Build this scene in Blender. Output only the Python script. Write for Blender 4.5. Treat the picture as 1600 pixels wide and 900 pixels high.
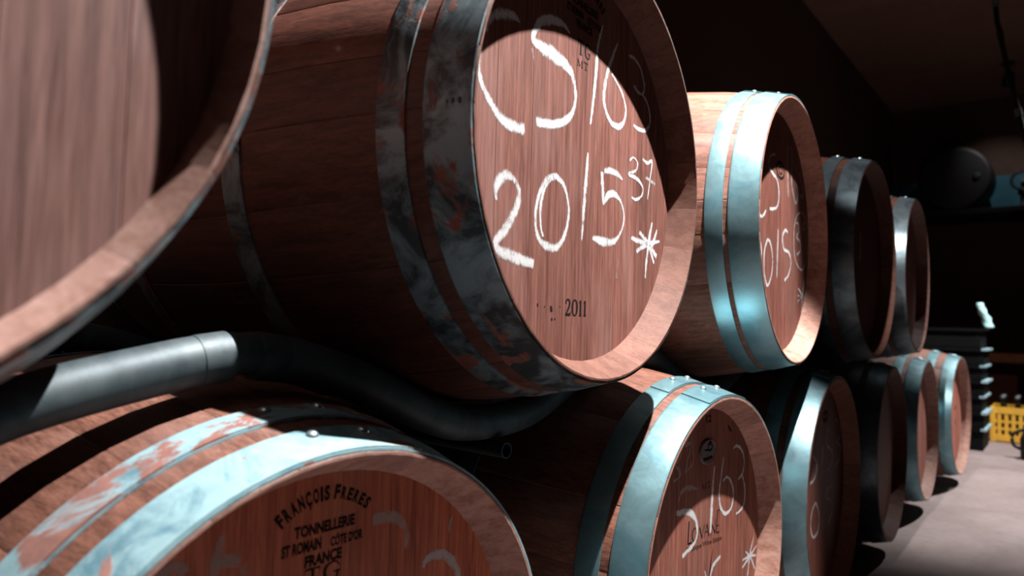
import bpy, bmesh, math, random
from mathutils import Vector, Matrix

for _o in list(bpy.data.objects):
    bpy.data.objects.remove(_o, do_unlink=True)
SC = bpy.context.scene
COL = SC.collection
R = math.radians
AX = 0.612        # height of the upper barrels' axes above the lower ones
ZL = 0.347        # axis height of the lower row above the floor
ZU = ZL + AX

# ------------------------------------------------------------------ camera
cd = bpy.data.cameras.new('camera')
cam = bpy.data.objects.new('camera', cd)
COL.objects.link(cam)
YAW, PITCH, ROLL = 0.687894, 0.048146, 0.028108
fw = Vector((-math.sin(YAW)*math.cos(PITCH), math.cos(YAW)*math.cos(PITCH), math.sin(PITCH)))
r0 = Vector((math.cos(YAW), math.sin(YAW), 0)); u0 = r0.cross(fw)
rt = math.cos(ROLL)*r0 + math.sin(ROLL)*u0
up = -math.sin(ROLL)*r0 + math.cos(ROLL)*u0
cam.matrix_world = Matrix(((rt.x, up.x, -fw.x, 0.4554), (rt.y, up.y, -fw.y, -0.7548),
                           (rt.z, up.z, -fw.z, ZU - 0.2086), (0, 0, 0, 1)))
cd.sensor_width = 36.0
cd.lens = 1063.15*36/1600
cd.clip_start = 0.02
cd.dof.use_dof = True
cd.dof.focus_distance = 0.98
cd.dof.aperture_fstop = 4.0
SC.camera = cam

# ------------------------------------------------------------------ world, lamps, exposure
SC.view_settings.view_transform = 'Standard'
SC.view_settings.look = 'None'
SC.view_settings.gamma = 1.0
SC.view_settings.use_curve_mapping = False
SC.view_settings.exposure = 0.0
W = bpy.data.worlds.new('cellar_air'); SC.world = W
W.use_nodes = True
W.node_tree.nodes['Background'].inputs[0].default_value = (0.9, 0.62, 0.5, 1)
W.node_tree.nodes['Background'].inputs[1].default_value = 0.002

# position, aim, power, cone degrees, blend, colour
LAMPS = [
    ('spotlight over the nearest barrels', (0.47, 0.27, 2.71), (-0.27, 0.0, 0.80), 1080, 57, 0.22, (1.0, 0.95, 0.93)),
    ('spotlight grazing along the barrel row', (0.07, 0.30, 2.72), (0.15, 2.95, 0.0), 330, 34, 0.9, (1.0, 0.95, 0.93)),
    ('spotlight over the far end of the row', (0.90, 4.0, 2.70), (0.0, 3.85, 0.40), 600, 76, 0.6, (1.0, 0.95, 0.93)),
    ('small added spotlight, put in to light the high blue panel', (0.05, 6.55, 2.95), (-0.1, 7.5, 2.05), 14, 70, 0.8, (1.0, 0.95, 0.93)),  # added lamp, there only to light the blue panel
]

# ------------------------------------------------------------------ helpers
def tag(o, label=None, cat=None, group=None, kind=None):
    if label: o['label'] = label
    if cat: o['category'] = cat
    if group: o['group'] = group
    if kind: o['kind'] = kind
    return o

def obj(name, me, mat=None, parent=None, loc=None):
    o = bpy.data.objects.new(name, me)
    COL.objects.link(o)
    if mat is not None and len(me.materials) == 0:
        me.materials.append(mat)
    if parent is not None: o.parent = parent
    if loc is not None: o.location = loc
    return o

def empty(name, loc, rz=0):
    o = bpy.data.objects.new(name, None)
    COL.objects.link(o); o.location = loc; o.rotation_euler = (0, 0, rz)
    o.empty_display_size = 0.1
    return o

def mesh(name, V, F, smooth=False, mi=None):
    me = bpy.data.meshes.new(name)
    me.from_pydata([tuple(v) for v in V], [], F)
    bm = bmesh.new(); bm.from_mesh(me)
    bmesh.ops.recalc_face_normals(bm, faces=bm.faces)
    bm.to_mesh(me); bm.free()
    if mi:
        for p, k in zip(me.polygons, mi): p.material_index = k
    if smooth:
        for p in me.polygons: p.use_smooth = True
    me.update()
    return me

def box(x0, x1, y0, y1, z0, z1, bev=0.0):
    bm = bmesh.new()
    bmesh.ops.create_cube(bm, size=1)
    for v in bm.verts:
        v.co = Vector(((x0+x1)/2+v.co.x*(x1-x0), (y0+y1)/2+v.co.y*(y1-y0), (z0+z1)/2+v.co.z*(z1-z0)))
    if bev: bmesh.ops.bevel(bm, geom=bm.edges[:], offset=bev, segments=1, affect='EDGES')
    me = bpy.data.meshes.new('box'); bm.to_mesh(me); bm.free()
    return me

def boxes(L):
    V = []; F = []
    for (x0, x1, y0, y1, z0, z1) in L:
        b = len(V)
        V += [(x, y, z) for x in (x0, x1) for y in (y0, y1) for z in (z0, z1)]
        F += [[b+i for i in q] for q in ((0,1,3,2),(4,6,7,5),(0,4,5,1),(2,3,7,6),(0,2,6,4),(1,5,7,3))]
    return mesh('boxes', V, F)

def cr(P, n=6):
    """Catmull-Rom through tuples of any length"""
    if len(P) < 3: return [tuple(map(float, p)) for p in P]
    out = []
    Q = [P[0]] + list(P) + [P[-1]]
    for i in range(1, len(Q)-2):
        a, b, c, d = Q[i-1], Q[i], Q[i+1], Q[i+2]
        for k in range(n):
            t = k/n
            out.append(tuple(0.5*((2*b[j]) + (c[j]-a[j])*t + (2*a[j]-5*b[j]+4*c[j]-d[j])*t*t + (-a[j]+3*b[j]-3*c[j]+d[j])*t**3) for j in range(len(b))))
    out.append(tuple(P[-1]))
    return out

def tube(path, r, seg=20, wall=None, cap=True):
    """swept pipe along 3-D points; open ends show the wall thickness"""
    P = [Vector(p) for p in path]; n = len(P); V = []; F = []
    T = [(P[min(i+1, n-1)]-P[max(i-1, 0)]).normalized() for i in range(n)]
    ref = Vector((1, 0, 0)) if abs(T[0].x) < 0.9 else Vector((0, 0, 1))
    rings = []
    def ring(p, t, rr):
        a = ref.cross(t).normalized(); b = t.cross(a)
        s = len(V)
        for k in range(seg):
            w = 2*math.pi*k/seg
            V.append(p + rr*(math.cos(w)*a + math.sin(w)*b))
        return s
    seq = [(P[i], T[i], r) for i in range(n)]
    if wall:
        seq = [(P[0]+T[0]*0.06, T[0], r-wall), (P[0], T[0], r-wall)] + seq + [(P[-1], T[-1], r-wall), (P[-1]-T[-1]*0.06, T[-1], r-wall)]
    for s in seq: rings.append(ring(*s))
    for a, b in zip(rings, rings[1:]):
        for k in range(seg):
            F.append((a+k, a+(k+1) % seg, b+(k+1) % seg, b+k))
    if cap:
        F.append([rings[0]+k for k in range(seg)]); F.append([rings[-1]+k for k in range(seg)])
    me = mesh('tube', V, F, smooth=True)
    me.set_sharp_from_angle(angle=R(40))
    return me

def lathe(prof, seg=32, smooth=True):
    """profile (r, z) round the z axis"""
    V = []; F = []
    for r, z in prof:
        for k in range(seg):
            a = 2*math.pi*k/seg; V.append((r*math.cos(a), r*math.sin(a), z))
    for i in range(len(prof)-1):
        for k in range(seg):
            F.append((i*seg+k, i*seg+(k+1) % seg, (i+1)*seg+(k+1) % seg, (i+1)*seg+k))
    F.append(list(range(seg))); F.append([(len(prof)-1)*seg+k for k in range(seg)])
    me = mesh('lathe', V, F)
    for p in me.polygons: p.use_smooth = smooth and len(p.vertices) == 4
    return me

# ------------------------------------------------------------------ materials
class NT:
    def __init__(s, name):
        s.m = bpy.data.materials.new(name); s.m.use_nodes = True
        s.t = s.m.node_tree; s.b = s.t.nodes['Principled BSDF']
        s.out = s.t.nodes['Material Output']
    def n(s, typ, **kw):
        nd = s.t.nodes.new(typ)
        for k, v in kw.items():
            if k.startswith('i_'):
                key = k[2:]
                nd.inputs[int(key) if key.isdigit() else key].default_value = v
            else: setattr(nd, k, v)
        return nd
    def l(s, a, b): s.t.links.new(a, b)
    def math(s, op, a, b=0.5, c=None, clamp=False):
        nd = s.n('ShaderNodeMath', operation=op, use_clamp=clamp)
        for i, v in enumerate((a, b, c)):
            if v is None: continue
            if isinstance(v, (int, float)): nd.inputs[i].default_value = v
            else: s.l(v, nd.inputs[i])
        return nd.outputs[0]
    def mix(s, fac, a, b, mode='MIX'):
        nd = s.n('ShaderNodeMix', data_type='RGBA', blend_type=mode)
        for i, v in ((0, fac), (6, a), (7, b)):
            if isinstance(v, (int, float)): nd.inputs[i].default_value = v
            elif isinstance(v, tuple): nd.inputs[i].default_value = (*v, 1)
            else: s.l(v, nd.inputs[i])
        return nd.outputs[2]
    def ramp(s, fac, p0, p1, c0=(0, 0, 0), c1=(1, 1, 1)):
        nd = s.n('ShaderNodeValToRGB')
        e = nd.color_ramp.elements
        e[0].position = p0; e[0].color = (*c0, 1); e[1].position = p1; e[1].color = (*c1, 1)
        s.l(fac, nd.inputs[0]); return nd.outputs[0]
    def noise(s, vec, scale, detail=4, rough=0.55, dist=0.0):
        nd = s.n('ShaderNodeTexNoise'); nd.inputs['Scale'].default_value = scale
        nd.inputs['Detail'].default_value = detail; nd.inputs['Roughness'].default_value = rough
        nd.inputs['Distortion'].default_value = dist
        s.l(vec, nd.inputs['Vector']); return nd.outputs[0]
    def obj_vec(s, scale=(1, 1, 1), rnd=True):
        tc = s.n('ShaderNodeTexCoord'); mp = s.n('ShaderNodeMapping')
        mp.inputs['Scale'].default_value = scale
        s.l(tc.outputs['Object'], mp.inputs['Vector'])
        if not rnd: return mp.outputs[0]
        oi = s.n('ShaderNodeObjectInfo'); ad = s.n('ShaderNodeVectorMath', operation='ADD')
        sc = s.math('MULTIPLY', oi.outputs['Random'], 37.0)
        s.l(mp.outputs[0], ad.inputs[0]); s.l(sc, ad.inputs[1]); return ad.outputs[0]
    def bump(s, h, strength, dist=0.002):
        nd = s.n('ShaderNodeBump'); nd.inputs['Strength'].default_value = strength
        nd.inputs['Distance'].default_value = dist
        s.l(h, nd.inputs['Height']); s.l(nd.outputs[0], s.b.inputs['Normal'])

def wood_mat(name, light, dark, grain, rough=0.62, stain=0.35, bump=0.25):
    """grain: scale vector, small along the grain. Multiplied by the object colour (per-barrel tone, on some with light or shade in it)."""
    m = NT(name)
    v = m.obj_vec(grain)
    g1 = m.noise(v, 1.0, 6, 0.62, 0.6)
    g2 = m.noise(m.obj_vec(tuple(k*4.5 for k in grain)), 1.0, 3, 0.6)
    f = m.math('ADD', m.math('MULTIPLY', g1, 0.65), m.math('MULTIPLY', g2, 0.35))
    c = m.mix(m.ramp(f, 0.38, 0.62), dark, light)
    st = m.noise(m.obj_vec(tuple(max(4.0, k*0.12) for k in grain)), 1.0, 4, 0.6, 0.8)
    c = m.mix(m.math('MULTIPLY', m.ramp(st, 0.56, 0.74), stain), c, (0.04, 0.021, 0.020))
    pale = m.noise(m.obj_vec(tuple(max(3.0, k*0.05) for k in grain)), 1.3, 3, 0.6, 0.4)
    c = m.mix(m.math('MULTIPLY', m.ramp(pale, 0.50, 0.75), 0.30), c, (0.29, 0.20, 0.185))
    oi = m.n('ShaderNodeObjectInfo')
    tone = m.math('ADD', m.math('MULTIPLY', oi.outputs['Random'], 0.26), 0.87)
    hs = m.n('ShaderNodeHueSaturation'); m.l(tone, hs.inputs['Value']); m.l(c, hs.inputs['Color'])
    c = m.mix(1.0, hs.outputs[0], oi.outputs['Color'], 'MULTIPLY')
    m.l(c, m.b.inputs['Base Color'])
    m.b.inputs['Roughness'].default_value = rough
    m.b.inputs['Specular IOR Level'].default_value = 0.28
    m.bump(f, bump, 0.0012)
    return m.m

M = {}
M['stave'] = wood_mat('oak stave', (0.185, 0.083, 0.057), (0.068, 0.027, 0.017), (7, 120, 120), 0.6, 0.35, 0.35)
M['chime'] = wood_mat('raw oak chime', (0.33, 0.205, 0.17), (0.20, 0.10, 0.072), (14, 60, 60), 0.7, 0.22, 0.2)
M['head'] = wood_mat('oak head board', (0.245, 0.106, 0.082), (0.105, 0.036, 0.026), (60, 170, 7), 0.62, 0.40, 0.25)

def hoop_mat(name, base, dark, rust, rust_amt, dark_amt, rough, metal, scale=9.0):
    m = NT(name)
    v = m.obj_vec((1, 1, 1), True)
    n1 = m.noise(v, scale, 8, 0.68, 0.9)
    n2 = m.noise(v, scale*3.3, 6, 0.7, 0.4)
    n3 = m.noise(m.obj_vec((1.6, 1, 1), True), scale*1.1, 7, 0.62, 0.5)
    c = m.mix(m.ramp(n2, 0.3, 0.75), tuple(k*0.78 for k in base), base)
    c = m.mix(m.ramp(n1, 0.60-dark_amt*0.35, 0.72-dark_amt*0.30), c, dark)
    rf = m.ramp(n3, 0.70-rust_amt*0.38, 0.76-rust_amt*0.38)
    rc = m.mix(m.ramp(n2, 0.35, 0.7), tuple(k*0.6 for k in rust), rust)
    c = m.mix(rf, c, rc)
    m.l(c, m.b.inputs['Base Color'])
    met = m.math('MULTIPLY', m.math('SUBTRACT', 1.0, rf), metal)
    m.l(met, m.b.inputs['Metallic'])
    ro = m.math('ADD', m.math('MULTIPLY', rf, 0.35), m.math('ADD', m.math('MULTIPLY', n2, 0.22), rough-0.1), clamp=True)
    m.l(ro, m.b.inputs['Roughness'])
    m.bump(m.math('ADD', n2, rf), 0.18, 0.001)
    return m.m

TEAL = (0.23, 0.40, 0.44)
M['hoop_clean'] = hoop_mat('galvanised hoop', TEAL, (0.14, 0.29, 0.34), (0.15, 0.06, 0.04), 0.0, 0.30, 0.40, 0.78)
M['hoop_worn'] = hoop_mat('weathered galvanised hoop', (0.27, 0.43, 0.47), (0.10, 0.21, 0.26), (0.24, 0.11, 0.085), 0.25, 0.38, 0.55, 0.35, 14)
M['hoop_rusty'] = hoop_mat('rust-eaten hoop', (0.22, 0.36, 0.40), (0.08, 0.17, 0.21), (0.20, 0.088, 0.07), 0.62, 0.3, 0.6, 0.3, 11)
M['hoop_black'] = hoop_mat('blackened rusty hoop', (0.15, 0.21, 0.235), (0.020, 0.027, 0.031), (0.16, 0.045, 0.024), 0.46, 0.52, 0.5, 0.45, 13)
M['hoop_steel'] = hoop_mat('plain steel hoop', (0.24, 0.31, 0.34), (0.11, 0.15, 0.175), (0.12, 0.06, 0.04), 0.0, 0.35, 0.34, 0.75, 7)
M['hoop_dimmed'] = hoop_mat('galvanised hoop toned for weak light', (0.13, 0.225, 0.25), (0.08, 0.14, 0.165), (0.12, 0.05, 0.035), 0.0, 0.35, 0.40, 0.75)  # galvanised hoop darkened: weaker light put into the colour
M['hoop_shaded'] = hoop_mat('steel hoop toned for shade', (0.11, 0.15, 0.17), (0.05, 0.065, 0.075), (0.08, 0.04, 0.03), 0.0, 0.4, 0.40, 0.75, 7)  # shade on these hoops is put into the steel colour
M['rack'] = hoop_mat('galvanised pipe', (0.060, 0.082, 0.090), (0.026, 0.040, 0.047), (0.045, 0.03, 0.026), 0.12, 0.5, 0.55, 0.4, 10)

def plain(name, col, rough=0.6, metal=0.0, var=0.25, scale=20, bump=0.0):
    m = NT(name)
    n1 = m.noise(m.obj_vec((1, 1, 1), False), scale, 5, 0.6)
    c = m.mix(m.ramp(n1, 0.3, 0.7), tuple(k*(1-var) for k in col), tuple(min(1, k*(1+var)) for k in col))
    m.l(c, m.b.inputs['Base Color'])
    m.b.inputs['Roughness'].default_value = rough; m.b.inputs['Metallic'].default_value = metal
    if bump: m.bump(n1, bump, 0.004)
    return m.m
M['rivet'] = plain('rivet steel', (0.42, 0.52, 0.56), 0.32, 0.85)
M['black_plastic'] = plain('black plastic', (0.004, 0.0045, 0.005), 0.8)
for _n in ('black_plastic',): M[_n].node_tree.nodes['Principled BSDF'].inputs['Specular IOR Level'].default_value = 0.12
M['pale_lip'] = plain('pale blue side lip', (0.30, 0.46, 0.52), 0.5)
M['yellow'] = plain('yellow crate plastic', (0.72, 0.40, 0.045), 0.45, 0, 0.12)
M['bottle'] = plain('dark bottle glass', (0.006, 0.008, 0.007), 0.12)
M['cap'] = plain('bottle cap', (0.25, 0.30, 0.33), 0.35, 0.6)
M['shelf'] = plain('shelf timber', (0.30, 0.12, 0.055), 0.65, 0, 0.35, 9)
M['carton'] = plain('red-brown carton', (0.16, 0.045, 0.03), 0.7, 0, 0.3, 6)
M['sheet'] = plain('pale cyan plastic', (0.45, 0.80, 0.82), 0.3, 0, 0.3, 30)
M['blue_wall'] = plain('blue painted panel', (0.02, 0.13, 0.19), 0.7, 0, 0.2, 4)
M['dark'] = plain('blackened steel', (0.012, 0.012, 0.013), 0.6)
M['rubber'] = plain('black rubber', (0.004, 0.0045, 0.005), 0.75)
M['teal_cap'] = plain('teal cap plastic', (0.12, 0.42, 0.45), 0.4)
M['brass'] = plain('dull pewter medallion', (0.13, 0.115, 0.11), 0.5, 0.3)

def print_mat(name, col, opacity, grainy, rough=0.9, cov=0.74):
    m = NT(name)
    at = m.n('ShaderNodeAttribute', attribute_name='edge')
    v = m.obj_vec((300, 800, 110), False)
    n1 = m.noise(v, 1.0, 3, 0.7)
    n2 = m.noise(m.obj_vec((60, 60, 60), False), 1.0, 3, 0.6)
    s = m.math('ADD', m.math('MULTIPLY', at.outputs['Fac'], cov), m.math('MULTIPLY', m.math('SUBTRACT', n1, 0.5), grainy))
    s = m.math('ADD', s, m.math('MULTIPLY', m.math('SUBTRACT', n2, 0.5), grainy*0.7))
    a = m.ramp(s, 0.22, 0.62)
    a = m.math('MULTIPLY', a, opacity)
    m.l(a, m.b.inputs['Alpha'])
    m.b.inputs['Base Color'].default_value = (*col, 1)
    m.b.inputs['Roughness'].default_value = rough
    m.b.inputs['Specular IOR Level'].default_value = 0.1
    return m.m
M['chalk'] = print_mat('white chalk', (0.52, 0.535, 0.54), 0.96, 1.5)
M['chalk_mid'] = print_mat('rubbed chalk', (0.50, 0.48, 0.47), 0.72, 1.5)
M['chalk_faint'] = print_mat('faint chalk', (0.42, 0.38, 0.365), 0.48, 1.6)
M['ink'] = print_mat('burnt black print', (0.010, 0.007, 0.007), 0.95, 0.6, 0.9, 0.85)

def concrete(name, a, b, scale=2.2):
    m = NT(name)
    v = m.obj_vec((1, 1, 1), False)
    n1 = m.noise(v, scale, 8, 0.65, 0.5); n2 = m.noise(v, scale*14, 5, 0.7)
    c = m.mix(m.ramp(n1, 0.32, 0.68), b, a)
    c = m.mix(m.math('MULTIPLY', m.ramp(n2, 0.5, 0.75), 0.4), c, tuple(k*0.6 for k in b))
    m.l(c, m.b.inputs['Base Color']); m.b.inputs['Roughness'].default_value = 0.78
    m.bump(n2, 0.25, 0.003)
    return m.m
M['floor'] = concrete('worn concrete floor', (0.30, 0.245, 0.24), (0.17, 0.135, 0.13))
M['wall'] = concrete('dark plaster', (0.10, 0.053, 0.038), (0.065, 0.034, 0.025), 1.1)
M['ceiling'] = concrete('smoke-browned ceiling', (0.27, 0.15, 0.10), (0.19, 0.10, 0.07), 1.1)

# ------------------------------------------------------------------ the cellar shell
X0, X1, Y0, Y1, H = -1.04, 3.4, -2.6, 7.6, 3.15
def shell(name, bx):
    return tag(obj(name, box(*bx), M.get(name, M['wall'])), kind='structure')
shell('floor', (X0-.1, X1+.1, Y0-.1, Y1+.1, -.12, 0))
shell('ceiling', (X0-.1, X1+.1, Y0-.1, Y1+.1, H, H+.12))
shell('wall_back', (X0-.1, X0, Y0, Y1, 0, H))
shell('wall_right', (X1, X1+.1, Y0, Y1, 0, H))
shell('wall_far', (X0, X1, Y1, Y1+.1, 0, H))
shell('wall_near', (X0, X1, Y0-.1, Y0, 0, H))

# ------------------------------------------------------------------ ceiling spotlights (each lamp's light in its own builder)
def spotlight(label, pos, aim, power, cone, blend, colr):
    d = (Vector(aim)-Vector(pos)).normalized()
    root = empty('ceiling_spotlight', (pos[0], pos[1], H))
    tag(root, label, 'spotlight', 'cellar ceiling spotlights')
    base = Vector((pos[0], pos[1], H))
    L = Vector(pos) - d*0.03 - base
    obj('ceiling_plate', lathe([(0.045, -0.018), (0.05, -0.012), (0.05, 0.0)], 24), M['dark'], root)
    obj('stem', tube([(0, 0, -0.01), tuple(L*0.5), tuple(L - d*0.10)], 0.009, 10), M['dark'], root)
    can = obj('lamp_shade', lathe([(0.020, -0.10), (0.036, -0.085), (0.046, 0.0), (0.048, 0.03), (0.044, 0.03), (0.040, 0.0), (0.03, -0.08)], 28), M['dark'], root)
    can.location = L; can.rotation_euler = Vector((0, 0, 1)).rotation_difference(d).to_euler()
    ld = bpy.data.lights.new('spot_beam', 'SPOT')
    ld.energy = power; ld.spot_size = R(cone); ld.spot_blend = blend; ld.color = colr
    ld.shadow_soft_size = 0.012
    lo = bpy.data.objects.new('spot_beam', ld); COL.objects.link(lo); lo.parent = root
    lo.location = Vector(pos) + d*0.012 - base
    lo.rotation_euler = Vector((0, 0, -1)).rotation_difference(d).to_euler()
for a in LAMPS: spotlight(*a)

# ------------------------------------------------------------------ barrels
LEN, RB, RH, REC = 0.95, 0.345, 0.2825, 0.040
def rout(x):
    s = (x + LEN/2)/(LEN/2)
    return RB - (RB-RH)*s*s

def stave_mesh(half):
    st = [0, -0.002, -0.040, -0.047, -0.075, -0.14, -0.22, -0.31, -0.40]
    inn = [0.2788, 0.2780, 0.2585, 0.2560, 0.262, 0.270, 0.283, 0.300, 0.312]
    xs = [(x, i) for x, i in zip(st, inn)] + [(-LEN/2, 0.318)] + [(-LEN-x, i) for x, i in reversed(list(zip(st, inn)))]
    e = half*0.05
    V = []; F = []; mi = []
    for k, (x, ri) in enumerate(xs):
        ro = rout(x) - (0.0012 if k in (0, len(xs)-1) else 0)
        g = 0.0004
        for a, r in ((-half+g, ro-0.0007), (-half+e+g, ro), (0, ro), (half-e-g, ro), (half-g, ro-0.0007), (half-g, ri), (half/3, ri), (-half/3, ri), (-half+g, ri)):
            V.append((x, r*math.cos(a), r*math.sin(a)))
    n = len(xs)
    for k in range(n-1):
        for j in range(9):
            F.append((k*9+j, k*9+(j+1) % 9, (k+1)*9+(j+1) % 9, (k+1)*9+j))
            front = xs[k][0] > -0.045 or xs[k+1][0] < -LEN+0.045
            mi.append(1 if (j in (5, 6, 7) and front) else 0)
    F.append(list(range(9))); mi.append(1)
    F.append([(n-1)*9+j for j in range(9)]); mi.append(1)
    me = mesh('stave', V, F, mi=mi)
    for p in me.polygons: p.use_smooth = True
    me.set_sharp_from_angle(angle=R(24))
    me.materials.append(M['stave']); me.materials.append(M['chime'])
    return me
WTS = (0.80, 0.95, 1.05, 1.20)
STAVE = {w: stave_mesh(R(7.5)*w) for w in WTS}

def board_mesh(a, b, rad, x0, x1):
    """one head board between u=a and u=b, clipped by the round head, edges eased"""
    def outline(ins):
        a2, b2, r2 = a+0.00012+ins, b-0.00012-ins, rad-ins
        a2 = max(a2, -r2+0.001); b2 = min(b2, r2-0.001)
        pts = []
        N = 9
        for k in range(N+1):
            u = a2+(b2-a2)*k/N; pts.append((u, math.sqrt(max(0, r2*r2-u*u))))
        for k in range(N, -1, -1):
            u = a2+(b2-a2)*k/N; pts.append((u, -math.sqrt(max(0, r2*r2-u*u))))
        return pts
    o = outline(0); i = outline(0.0004); n = len(o)
    V = [(x1, u, v) for u, v in o] + [(x0-0.0004, u, v) for u, v in o] + [(x0, u, v) for u, v in i]
    F = [list(range(n)), [2*n+k for k in range(n)]]
    for s in (0, n):
        F += [(s+k, s+(k+1) % n, s+n+(k+1) % n, s+n+k) for k in range(n)]
    me = mesh('head_board', V, F)
    me.materials.append(M['head'])
    return me
CUT = [-0.262, -0.196, -0.128, -0.052, 0.018, 0.078, 0.146, 0.204, 0.262]
BOARD = [board_mesh(a, b, 0.262, -REC, -REC-0.022) for a, b in zip(CUT, CUT[1:])]
BACK = [board_mesh(a, b, 0.262, -LEN+REC, -LEN+REC+0.022) for a, b in zip(CUT, CUT[1:])]

def hoop_mesh(xa, xb, t=0.0020, a0=0.0, a1=360.0, lift=0.0):
    seg = max(4, int(abs(a1-a0)/3.0))
    full = abs(a1-a0) >= 359.9
    V = []; F = []
    sec = [(xa, rout(xa)+t+lift), (xa+(xb-xa)*0.06, rout(xa)+t+lift+0.0003), (xa+(xb-xa)*0.94, rout(xb)+t+lift+0.0003), (xb, rout(xb)+t+lift), (xb, rout(xb)-0.0004+lift), (xa, rout(xa)-0.0004+lift)]
    m = len(sec); cnt = seg if full else seg+1
    for k in range(cnt):
        a = R(a0+(a1-a0)*k/seg)
        for x, r in sec: V.append((x, r*math.cos(a), r*math.sin(a)))
    for k in range(seg):
        k2 = (k+1) % cnt
        for j in range(m):
            F.append((k*m+j, k*m+(j+1) % m, k2*m+(j+1) % m, k2*m+j))
    if not full:
        F.append(list(range(m))); F.append([(cnt-1)*m+j for j in range(m)])
    me = mesh('hoop', V, F, True)
    me.set_sharp_from_angle(angle=R(24))
    return me
_r = [(0.0062*math.cos(R(t)), 0.0048*math.sin(R(t))) for t in (0, 20, 40, 60, 80)]
RIVET = lathe([(0.0062, -0.002)] + _r, 14)
RIVET.materials.append(M['rivet'])

def ribbon(strokes, x=-REC+0.00015, fade=True):
    V = []; F = []; E = []
    for lay, st in enumerate(strokes):
        P = cr(st, 7); lay = lay % 4
        b = len(V)
        for i, (u, v, w) in enumerate(P):
            p, q = P[max(i-1, 0)], P[min(i+1, len(P)-1)]
            du, dv = q[0]-p[0], q[1]-p[1]; L = math.hypot(du, dv) or 1
            nu, nv = -dv/L*w*0.55, du/L*w*0.55
            end = 0.55 if i in (0, len(P)-1) else 1.0
            for s, e in ((-1, 0.12), (-0.5, 0.8*end), (0, end), (0.5, 0.8*end), (1, 0.12)):
                V.append((x+lay*0.00004, u+nu*s, v+nv*s)); E.append(e if fade else 1.0)
        for i in range(len(P)-1):
            for j in range(4):
                F.append((b+i*5+j, b+i*5+j+1, b+i*5+j+6, b+i*5+j+5))
    me = mesh('ribbon', V, F)
    at = me.attributes.new('edge', 'FLOAT', 'POINT')
    at.data.foreach_set('value', E)
    return me

def text_mesh(parts):
    """parts: (string, u, v, height, width or None, rotation, bold, shear) left-baseline anchored"""
    V = []; F = []
    dg = bpy.context.evaluated_depsgraph_get()
    for (s, u, v, h, wd, rot, bold, shear) in parts:
        cu = bpy.data.curves.new('t', 'FONT'); cu.body = s; cu.size = 1.0; cu.offset = bold; cu.shear = shear
        cu.resolution_u = 3; cu.fill_mode = 'BOTH'
        o = bpy.data.objects.new('t', cu); COL.objects.link(o)
        dg.update()
        me = bpy.data.meshes.new_from_object(o.evaluated_get(dg))
        xs = [q.co.x for q in me.vertices]
        if not xs: continue
        sy = h/0.72; sx = sy if wd is None else wd/(max(xs)-min(xs)); x0 = min(xs)
        b = len(V); c, sn = math.cos(rot), math.sin(rot)
        for q in me.vertices:
            a, d = (q.co.x-x0)*sx, q.co.y*sy
            V.append((-REC+0.00015, u+a*c-d*sn, v+a*sn+d*c))
        F += [[b+i for i in p.vertices] for p in me.polygons]
        bpy.data.objects.remove(o, do_unlink=True); bpy.data.curves.remove(cu); bpy.data.meshes.remove(me)
    me = bpy.data.meshes.new('print'); me.from_pydata(V, [], F)
    at = me.attributes.new('edge', 'FLOAT', 'POINT')
    at.data.foreach_set('value', [1.0]*len(V))
    return me

def disc_stroke(u, v, ru, rv, w, n=28):
    return [(u+ru*math.cos(2*math.pi*k/n), v+rv*math.sin(2*math.pi*k/n), w) for k in range(n+1)]

def serif(ch, u, v, w, h, k=1.0):
    """bold serif digits/letters as strokes in a w x h cell"""
    P = lambda L: [(u+a*w, v+b*h, c*h*k) for a, b, c in L]
    if ch == '2': return [P([(.10, .72, .17), (.18, .88, .13), (.42, .97, .10), (.72, .86, .17), (.74, .66, .19), (.52, .40, .15), (.20, .14, .10), (.06, .04, .09)]), P([(.05, .07, .13), (.5, .07, .15), (.88, .07, .15)]), P([(.86, .05, .1), (.94, .26, .06)])]
    if ch == '0': return [P([(.5, .98, .08), (.22, .85, .15), (.12, .5, .20), (.22, .15, .15), (.5, .02, .08), (.78, .15, .15), (.88, .5, .20), (.78, .85, .15), (.5, .98, .08)])]
    if ch == '1': return [P([(.5, .96, .19), (.5, .5, .19), (.5, .04, .19)]), P([(.12, .04, .08), (.88, .04, .08)]), P([(.5, .94, .1), (.15, .82, .07)])]
    if ch == 'T': return [P([(.5, .95, .17), (.5, .05, .17)]), P([(.25, .04, .07), (.75, .04, .07)]), P([(.02, .95, .09), (.98, .95, .09)]), P([(.03, .97, .05), (.02, .74, .05)]), P([(.97, .97, .05), (.98, .74, .05)])]
    if ch == 'M': return [P([(.12, .04, .12), (.12, .95, .12)]), P([(.12, .95, .15), (.5, .08, .15)]), P([(.5, .08, .06), (.88, .95, .06)]), P([(.88, .95, .17), (.88, .04, .17)]), P([(.0, .04, .06), (.26, .04, .06)]), P([(.72, .04, .06), (1.02, .04, .06)])]
    if ch == 'G': return [P([(.92, .72, .08), (.78, .93, .09), (.5, .97, .10), (.2, .82, .16), (.1, .5, .2), (.2, .18, .16), (.5, .03, .10), (.8, .1, .12), (.86, .4, .16)]), P([(.6, .42, .07), (1.02, .42, .07)])]
    return []

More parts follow.
